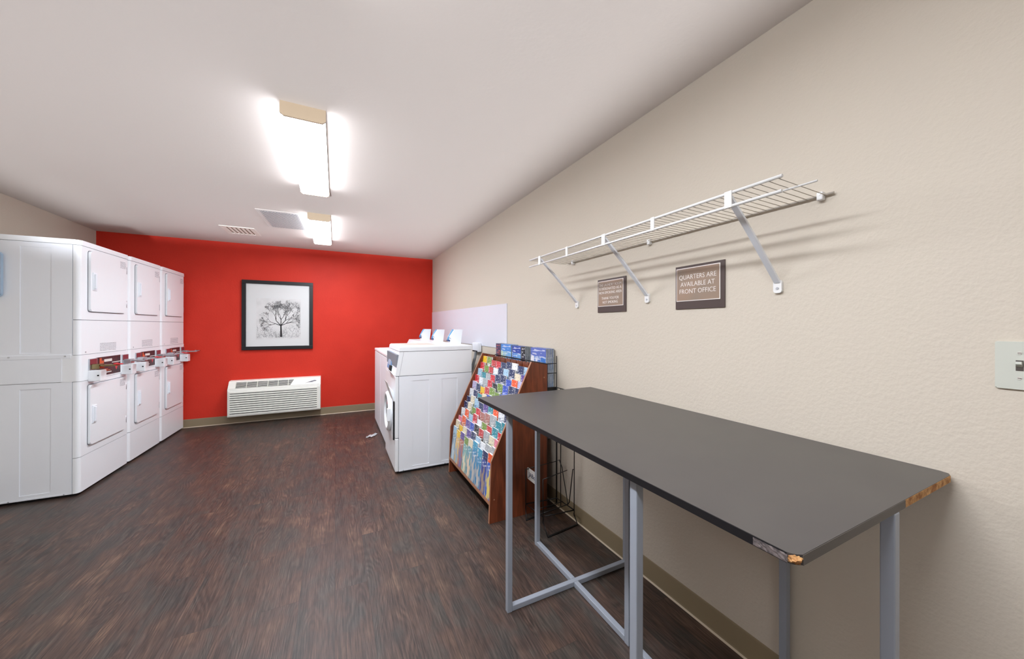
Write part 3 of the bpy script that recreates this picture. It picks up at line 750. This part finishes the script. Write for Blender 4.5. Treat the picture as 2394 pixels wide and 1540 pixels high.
bm = BM(); box(bm, 1.142-1.08, TX1-.02-1.08, TY0-.0008-1.06, TY0+.0003-1.06, TZ-TT, TZ-.0012); prism(bm, [L3(TX1-.022, TY0-.0006, TZ-TT), L3(TX1-.005, TY0+.005, TZ-TT), L3(TX1+.0004, TY0+.022, TZ-TT), L3(TX1-.003, TY0+.022, TZ-TT), L3(TX1-.02, TY0+.002, TZ-TT)], (0, 0, TT-.001)); o = obj('bare_edge', bm, m_chip, top); o['label'] = 'bare chipboard edge where the band is missing'
rnd = random.Random(2); bm = BM(); tt = bmesh.new(); bmesh.ops.create_icosphere(tt, subdivisions=3, radius=1)
for v in tt.verts:
    k = 1+rnd.uniform(-.18, .18); c = v.co
    v.co = (TX0+.0105-1.08+c.x*.0118*k, TY0+.0105-1.06+c.y*.0118*k, TZ-.0095+c.z*.0088*k)
merge(bm, tt); o = obj('chipped_corner', bm, m_chip, top); o['label'] = 'broken corner showing pale chipboard'
tt = bmesh.new(); bm = BM(); bmesh.ops.create_grid(tt, x_segments=20, y_segments=5, size=1)
for v in tt.verts: v.co = (TX0-.0014-1.08-rnd.uniform(0, .0012), TY0+.042-1.06+v.co.x*.028, TZ-.0095+v.co.y*.0072)
m_scuff = M('scuffed_band', (112, 102, 100), .7, var=((70, 64, 64), 90))
merge(bm, tt); o = obj('scuffed_edge', bm, m_scuff, top); o['label'] = 'scraped grey stretch of the front edge band'
TB = .0125; ZT = TZ-TT
def base(cy):
    cx = 1.094; hx, hy = .372, .372
    ends = [(cx-hx, cy), (cx+.352, cy+.003), (cx, cy-hy), (cx, cy+hy)]
    # foot and top crosses, legs
    for (z0, z1, nm) in ((0.002, .027, 'foot_bar'), (ZT-.025, ZT, 'top_bar')):
        bm = BM(); box(bm, ends[0][0]-1.08+TB, ends[1][0]-1.08-TB, cy-TB-1.06, cy+TB-1.06, z0, z1, .0025); obj(nm, bm, m_legs, t)
        bm = BM(); box(bm, cx-TB-1.08, cx+TB-1.08, cy-hy+TB-1.06, cy-TB-1.06, z0, z1, .0025); obj(nm, bm, m_legs, t)
        bm = BM(); box(bm, cx-TB-1.08, cx+TB-1.08, cy+TB-1.06, cy+hy-TB-1.06, z0, z1, .0025); obj(nm, bm, m_legs, t)
    for i, (x, y) in enumerate(ends):
        bm = BM(); box(bm, x-TB-1.08, x+TB-1.08, y-TB-1.06, y+TB-1.06, 0, ZT, .0025); obj('leg', bm, m_legs, t)
base(1.475); base(.70)

# ------------------------------------------------------------------ brochure rack
RY0, RY1 = 2.18, 3.13
rt = thing('brochure_rack', 'cherry wood tiered brochure rack standing between the washers and the table', 'display rack', (1.15, 2.655, 0))
def R3_(x, y, z): return (x-1.15, y-2.655, z)
side = [(.921, 0), (.935, .41), (1.243, 1.066), (1.372, 1.042), (1.372, 0)]
for y0 in (RY0, RY1-.018):
    bm = BM(); prism(bm, [R3_(x, y0, z) for x, z in side], (0, .018, 0)); sp = obj('side_panel', bm, m_wood, rt)
    bm = BM()
    for (xa, za), (xb, zb) in zip(side[:3], side[1:3]):
        d = Vector((xb-xa, 0, zb-za)).normalized(); nn = Vector((-d.z, 0, d.x))*.0012
        a, b = Vector(R3_(xa, y0+.0005, za)), Vector(R3_(xb, y0+.0005, zb)); prism(bm, [a, b, b+nn, a+nn], (0, .017, 0))
    obj('worn_edge', bm, m_woode, sp)
    if y0 == RY0:
        for xs, zs in ((.955, .155), (1.345, .95)):
            bm = BM(); cyl(bm, R3_(xs, y0, zs), R3_(xs, y0-.002, zs), .005, 12); obj('screw_cap', bm, m_woode, sp)
bm = BM(); box(bm, 1.352-1.15, 1.366-1.15, RY0+.018-2.655, RY1-.018-2.655, .02, 1.03); obj('back_panel', bm, m_wood, rt)
bm = BM(); box(bm, .925-1.15, 1.352-1.15, RY0+.018-2.655, RY1-.018-2.655, .118, .136); bs = obj('bottom_shelf', bm, m_wood, rt)
bm = BM(); box(bm, .923-1.15, .926-1.15, RY0+.018-2.655, RY1-.018-2.655, .117, .138, .001); obj('worn_edge', bm, m_woode, bs)
NR, NC = 11, 9
def xe(z): return .935+(z-.41)*.4695 if z > .41 else .927
def row_top(r): return 1.034-.0565*r
PITCHY = (RY1-RY0-.036)/NC; LEAN = .022/.2
for r in range(NR):            # tier boards carrying each row
    zt = row_top(r)-.205; x = xe(row_top(r))+.020-.022
    bm = BM(); box(bm, x-1.15-.002, x+.012-1.15, RY0+.018-2.655, RY1-.018-2.655, zt-.006, zt, 0); obj('tier', bm, m_wood, rt)
bm = BM()                      # scalloped dividers behind the top row
for c in range(NC):
    yc = RY1-.018-PITCHY*(c+.5)-2.655; xx = 1.285-1.15
    prism(bm, [(xx, yc-.045, .97), (xx, yc+.045, .97), (xx, yc+.045, 1.045), (xx, yc+.02, 1.052), (xx, yc-.0, 1.038), (xx, yc-.02, 1.052), (xx, yc-.045, 1.045)], (.01, 0, 0))
obj('top_divider', bm, m_wood, rt)
m_brown2 = None
COV = {
 'yellow': ((240, 196, 40), (236, 120, 50), (250, 214, 90)), 'green': ((120, 150, 60), (60, 90, 50), (235, 240, 225)),
 'brown': ((196, 58, 60), (70, 52, 48), (200, 180, 170)), 'red': ((206, 44, 56), (222, 80, 90), (250, 230, 232)),
 'navy': ((36, 52, 96), (52, 66, 108), (190, 200, 220)), 'white': ((236, 240, 244), (190, 205, 215), (245, 245, 248)),
 'lightblue': ((170, 206, 230), (120, 170, 206), (226, 238, 246)), 'blue': ((48, 84, 190), (90, 120, 214), (180, 200, 240)),
 'orange': ((236, 92, 40), (240, 140, 90), (120, 60, 40)), 'purple': ((96, 72, 150), (150, 130, 190), (220, 206, 226)),
 'pink': ((226, 130, 150), (240, 190, 200), (200, 90, 110)), 'cream': ((232, 222, 194), (200, 206, 160), (244, 240, 226)),
 'grey': ((170, 176, 180), (110, 120, 124), (214, 216, 214)), 'teal': ((46, 140, 156), (90, 176, 190), (214, 236, 236)),
 'black': ((28, 30, 34), (54, 50, 48), (206, 206, 200)), 'lavender': ((196, 192, 226), (214, 196, 214), (240, 236, 246)),
 'bluegreen': ((66, 160, 196), (40, 120, 150), (236, 206, 180)), 'photo': ((176, 116, 106), (150, 90, 70), (216, 196, 186)),
}
NAMES = dict(lightblue='light blue', bluegreen='blue-green', photo='reddish brown')
GRID = [
 'yellow green brown red navy navy white navy lightblue',
 'red green brown white navy lightblue navy cream purple',
 'lightblue teal grey red navy navy blue orange lavender',
 'red white grey red black green blue navy navy',
 'lavender navy yellow brown green green blue navy orange',
 'white navy teal cream blue navy white red blue',
 'navy cream lightblue navy purple teal orange white navy',
 'navy cream green red photo photo grey teal teal',
 'white orange lightblue red white green brown teal red',
 'pink orange purple blue black brown grey cream pink',
 'cream yellow cream purple navy lightblue white grey grey',
 'lightblue yellow purple green cream bluegreen bluegreen navy blue'.replace('navy blue', 'navy orange'),
]
cov_mats = {k: cover_mat('cover_'+k, v[0], v[1], v[2], (40, 60, 110) if k in ('white', 'cream', 'lightblue', 'yellow', 'lavender') else (245, 245, 245)) for k, v in COV.items()}
BIGB = {'lightblue': ((140, 170, 190), (206, 220, 226)), 'yellow': ((232, 190, 110), (150, 176, 196)), 'purple': ((190, 120, 90), (120, 120, 170)), 'green': ((120, 176, 176), (236, 226, 196)), 'cream': ((90, 160, 176), (240, 214, 186)), 'bluegreen': ((60, 140, 186), (200, 196, 190)), 'navy': ((60, 84, 160), (170, 150, 130)), 'orange': ((50, 100, 200), (230, 210, 120))}
big_mats = {k: cover_mat('large_cover_'+k, COV[k][0], v[0], v[1], h0=.80) for k, v in BIGB.items()}
BW = PITCHY-.009
def brochure_mesh(kind, h, th):
    bm = BM(); dx = h*LEAN
    # sheared booklet: cover at -x, white pages behind
    prism(bm, [(0, -BW/2, 0), (dx, -BW/2, h), (dx+.0012, -BW/2, h), (.0012, -BW/2, 0)], (0, BW, 0), 0)
    prism(bm, [(.0014, -BW/2+.001, 0), (dx+.0014, -BW/2+.001, h-.001), (dx+th, -BW/2+.001, h-.001), (th, -BW/2+.001, 0)], (0, BW-.002, 0), 1)
    bmesh.ops.recalc_face_normals(bm, faces=bm.faces[:])
    me = bpy.data.meshes.new('brochure'); bm.to_mesh(me); bm.free()
    me.materials.append(big_mats[kind] if h > .26 else cov_mats[kind]); me.materials.append(m_page); return me
meshes = {}
ORD = ['top', 'second', 'third', 'fourth', 'fifth', 'sixth', 'seventh', 'eighth', 'ninth', 'tenth', 'eleventh', 'bottom']
COLS = ['at the far left end', 'second from left', 'third from left', 'fourth from left', 'in the middle', 'fourth from right', 'third from right', 'second from right', 'at the near right end']
rb = random.Random(11)
for r in range(12):
    for c, kind in enumerate(GRID[r].split()):
        big = r == 11
        h = .285 if big else .2
        key = (kind, big, rb.randrange(3))
        if key not in meshes: meshes[key] = brochure_mesh(kind, h+(0, .010, -.012)[key[2]], (.010, .014, .007)[key[2]])
        o = bpy.data.objects.new('brochure', meshes[key]); COL.objects.link(o)
        yc = RY1-.018-PITCHY*(c+.5)+rb.uniform(-.002, .002)
        if big: x, z = .927+.003, .1365
        else: z = row_top(r)-.2045; x = xe(row_top(r))+.020-.022
        o.location = (x, yc, z)
        nm = NAMES.get(kind, kind)
        where = 'bottom row' if big else ORD[r]+' row down' if r else 'top row'
        tag(o, f'{nm} brochure, {where} of the wooden rack, {COLS[c]}', 'brochure', 'brochures in the wooden rack')

# ------------------------------------------------------------------ magazine stand behind the rack, magazines
def wires(bm, lst, r):
    for p in lst: tube(bm, p, r, 6)
mt = thing('magazine_rack', 'tall black wire magazine rack between the wooden rack and the wall', 'display rack', (1.42, 2.66, 0))
def Mg(x, y, z): return (x-1.42, y-2.66, z)
MY0, MY1, MX0, MX1 = 2.19, 3.13, 1.377, 1.458
bm = BM()
for y in (MY0, 2.50, 2.81, MY1): wires(bm, [[Mg(MX1, y, 0.003), Mg(MX1, y, 1.10)]], .003)
for y in (MY0, MY1): wires(bm, [[Mg(MX0, y, .003), Mg(MX0, y, 1.045)], [Mg(MX0, y, .003), Mg(MX1, y, .003)]], .003)
obj('upright_frame', bm, m_black, mt)
for z in (.50, .87, .975, 1.045):
    bm = BM(); wires(bm, [[Mg(MX1, MY0, z), Mg(MX0, MY0, z), Mg(MX0, MY1, z), Mg(MX1, MY1, z)]], .0028); obj('tier_wire', bm, m_black, mt)
bm = BM(); box(bm, MX0-1.42, MX1-1.42, MY0+.004-2.66, MY1-.004-2.66, .845, .868); obj('tray', bm, m_black, mt)
MAG = [('purple', 'dark purple magazine with red title', (3.02, 3.118), .285, ((70, 56, 92), (120, 60, 70), (60, 90, 120))),
       ('skyblue', 'bright blue magazine with a pale tower', (2.79, 3.0), .285, ((74, 140, 220), (120, 180, 230), (190, 214, 190))),
       ('royal', 'royal blue magazine with a white title', (2.61, 2.77), .28, ((34, 70, 170), (120, 170, 226), (90, 140, 214))),
       ('black', 'narrow black magazine', (2.535, 2.6), .28, ((24, 24, 34), (60, 60, 74), (36, 36, 50))),
       ('world', 'blue and white magazine nearest the table', (2.215, 2.44), .283, ((90, 110, 190), (60, 120, 200), (236, 236, 244)))]
for k, (nm, lab, (ya, yb), h, cols) in enumerate(MAG):
    cm = cover_mat('magazine_'+nm, cols[0], cols[1], cols[2], (236, 120, 110) if nm == 'purple' else (245, 245, 250), h0=.78)
    ncopy = 4
    for j in range(ncopy):
        xx = 1.382+j*.0185
        bm = BM(); prism(bm, [(xx, ya, .869), (xx, yb, .869), (xx, yb, .869+h), (xx, ya, .869+h)], (.0015, 0, 0), 0)
        box(bm, xx+.0016, xx+.0165, ya+.001, yb-.001, .869, .868+h, mi=1)
        o = obj('magazine', bm, [cm, m_spine])
        place = ('front of its pile', 'second in its pile', 'third in its pile', 'back of its pile')[j]
        tag(o, f'{lab}, {place}, wire rack', 'magazine', 'magazines in the black wire rack')

# small wire newspaper stand in front
st = thing('newspaper_stand', 'low black wire newspaper stand with a white sign, under the far table end', 'stand', (1.30, 2.0, 0))
def N3(x, y, z): return (x-1.30, y-2.0, z)
for pl_ in ([N3(1.20, 1.955, .06), N3(1.188, 1.878, .005), N3(1.44, 1.91, .005), N3(1.42, 1.924, .075)], [N3(1.18, 2.15, .06), N3(1.159, 2.106, .005), N3(1.30, 2.13, .005)]):
    bm = BM(); wires(bm, [pl_], .0035); obj('foot', bm, m_black, st)
bm = BM()
wires(bm, [[N3(1.42, 1.92, .06), N3(1.42, 1.92, .88)], [N3(1.425, 2.085, .05), N3(1.425, 2.085, .88)], [N3(1.42, 2.125, .05), N3(1.42, 2.125, .88)],
           [N3(1.20, 1.955, .05), N3(1.20, 1.955, .33)], [N3(1.18, 2.15, .05), N3(1.18, 2.15, .33)],
           [N3(1.42, 1.92, .88), N3(1.42, 2.125, .88)]], .0032); obj('upright_frame', bm, m_black, st)
bm = BM()
wires(bm, [[N3(1.20, 1.955, .09), N3(1.42, 1.92, .10), N3(1.42, 2.125, .09), N3(1.18, 2.15, .09), N3(1.20, 1.955, .09)],
           [N3(1.20, 1.955, .09), N3(1.20, 1.955, .33), N3(1.42, 2.0, .335)], [N3(1.18, 2.15, .09), N3(1.18, 2.15, .33), N3(1.42, 2.125, .355)],
           [N3(1.20, 1.99, .09), N3(1.42, 1.985, .11)], [N3(1.19, 2.05, .09), N3(1.42, 2.05, .10)]], .0028); obj('basket', bm, m_black, st)
bm = BM()
wires(bm, [[N3(1.425, 2.12, .36), N3(1.425, 2.10, .37), N3(1.425, 2.07, .33), N3(1.42, 1.995, .125), N3(1.415, 1.985, .115), N3(1.42, 1.975, .125), N3(1.42, 1.935, .365), N3(1.42, 1.92, .368)]], .003); obj('spring_divider', bm, m_black, st)
bm = BM(); box(bm, -.10, .09, -.03, .12, .10, .24); 
bm.free()
bm = BM(); prism(bm, [N3(1.205, 2.17-v*1.0, z) for v, z in [(a, b) for a, b in rrect(.0, .15, .255, .335, .01)]], (-.002, 0, 0)); sg = obj('sign', bm, m_page, st)
bm = BM()
g = text_bm('JABos', .042, thin=.002)
merge(bm, g, 0, Matrix(((0, 0, -1, 1.2025-1.30), (-1, 0, 0, 2.095-2.0), (0, 1, 0, .293), (0, 0, 0, 1))))
obj('lettering', bm, m_navy, sg)
bm = BM()
for yy, zz in ((2.157, .322), (2.157, .268), (2.035, .322), (2.035, .268)): cyl(bm, N3(1.203, yy, zz), N3(1.2005, yy, zz), .003, 8)
obj('rivets', bm, m_dark, sg)
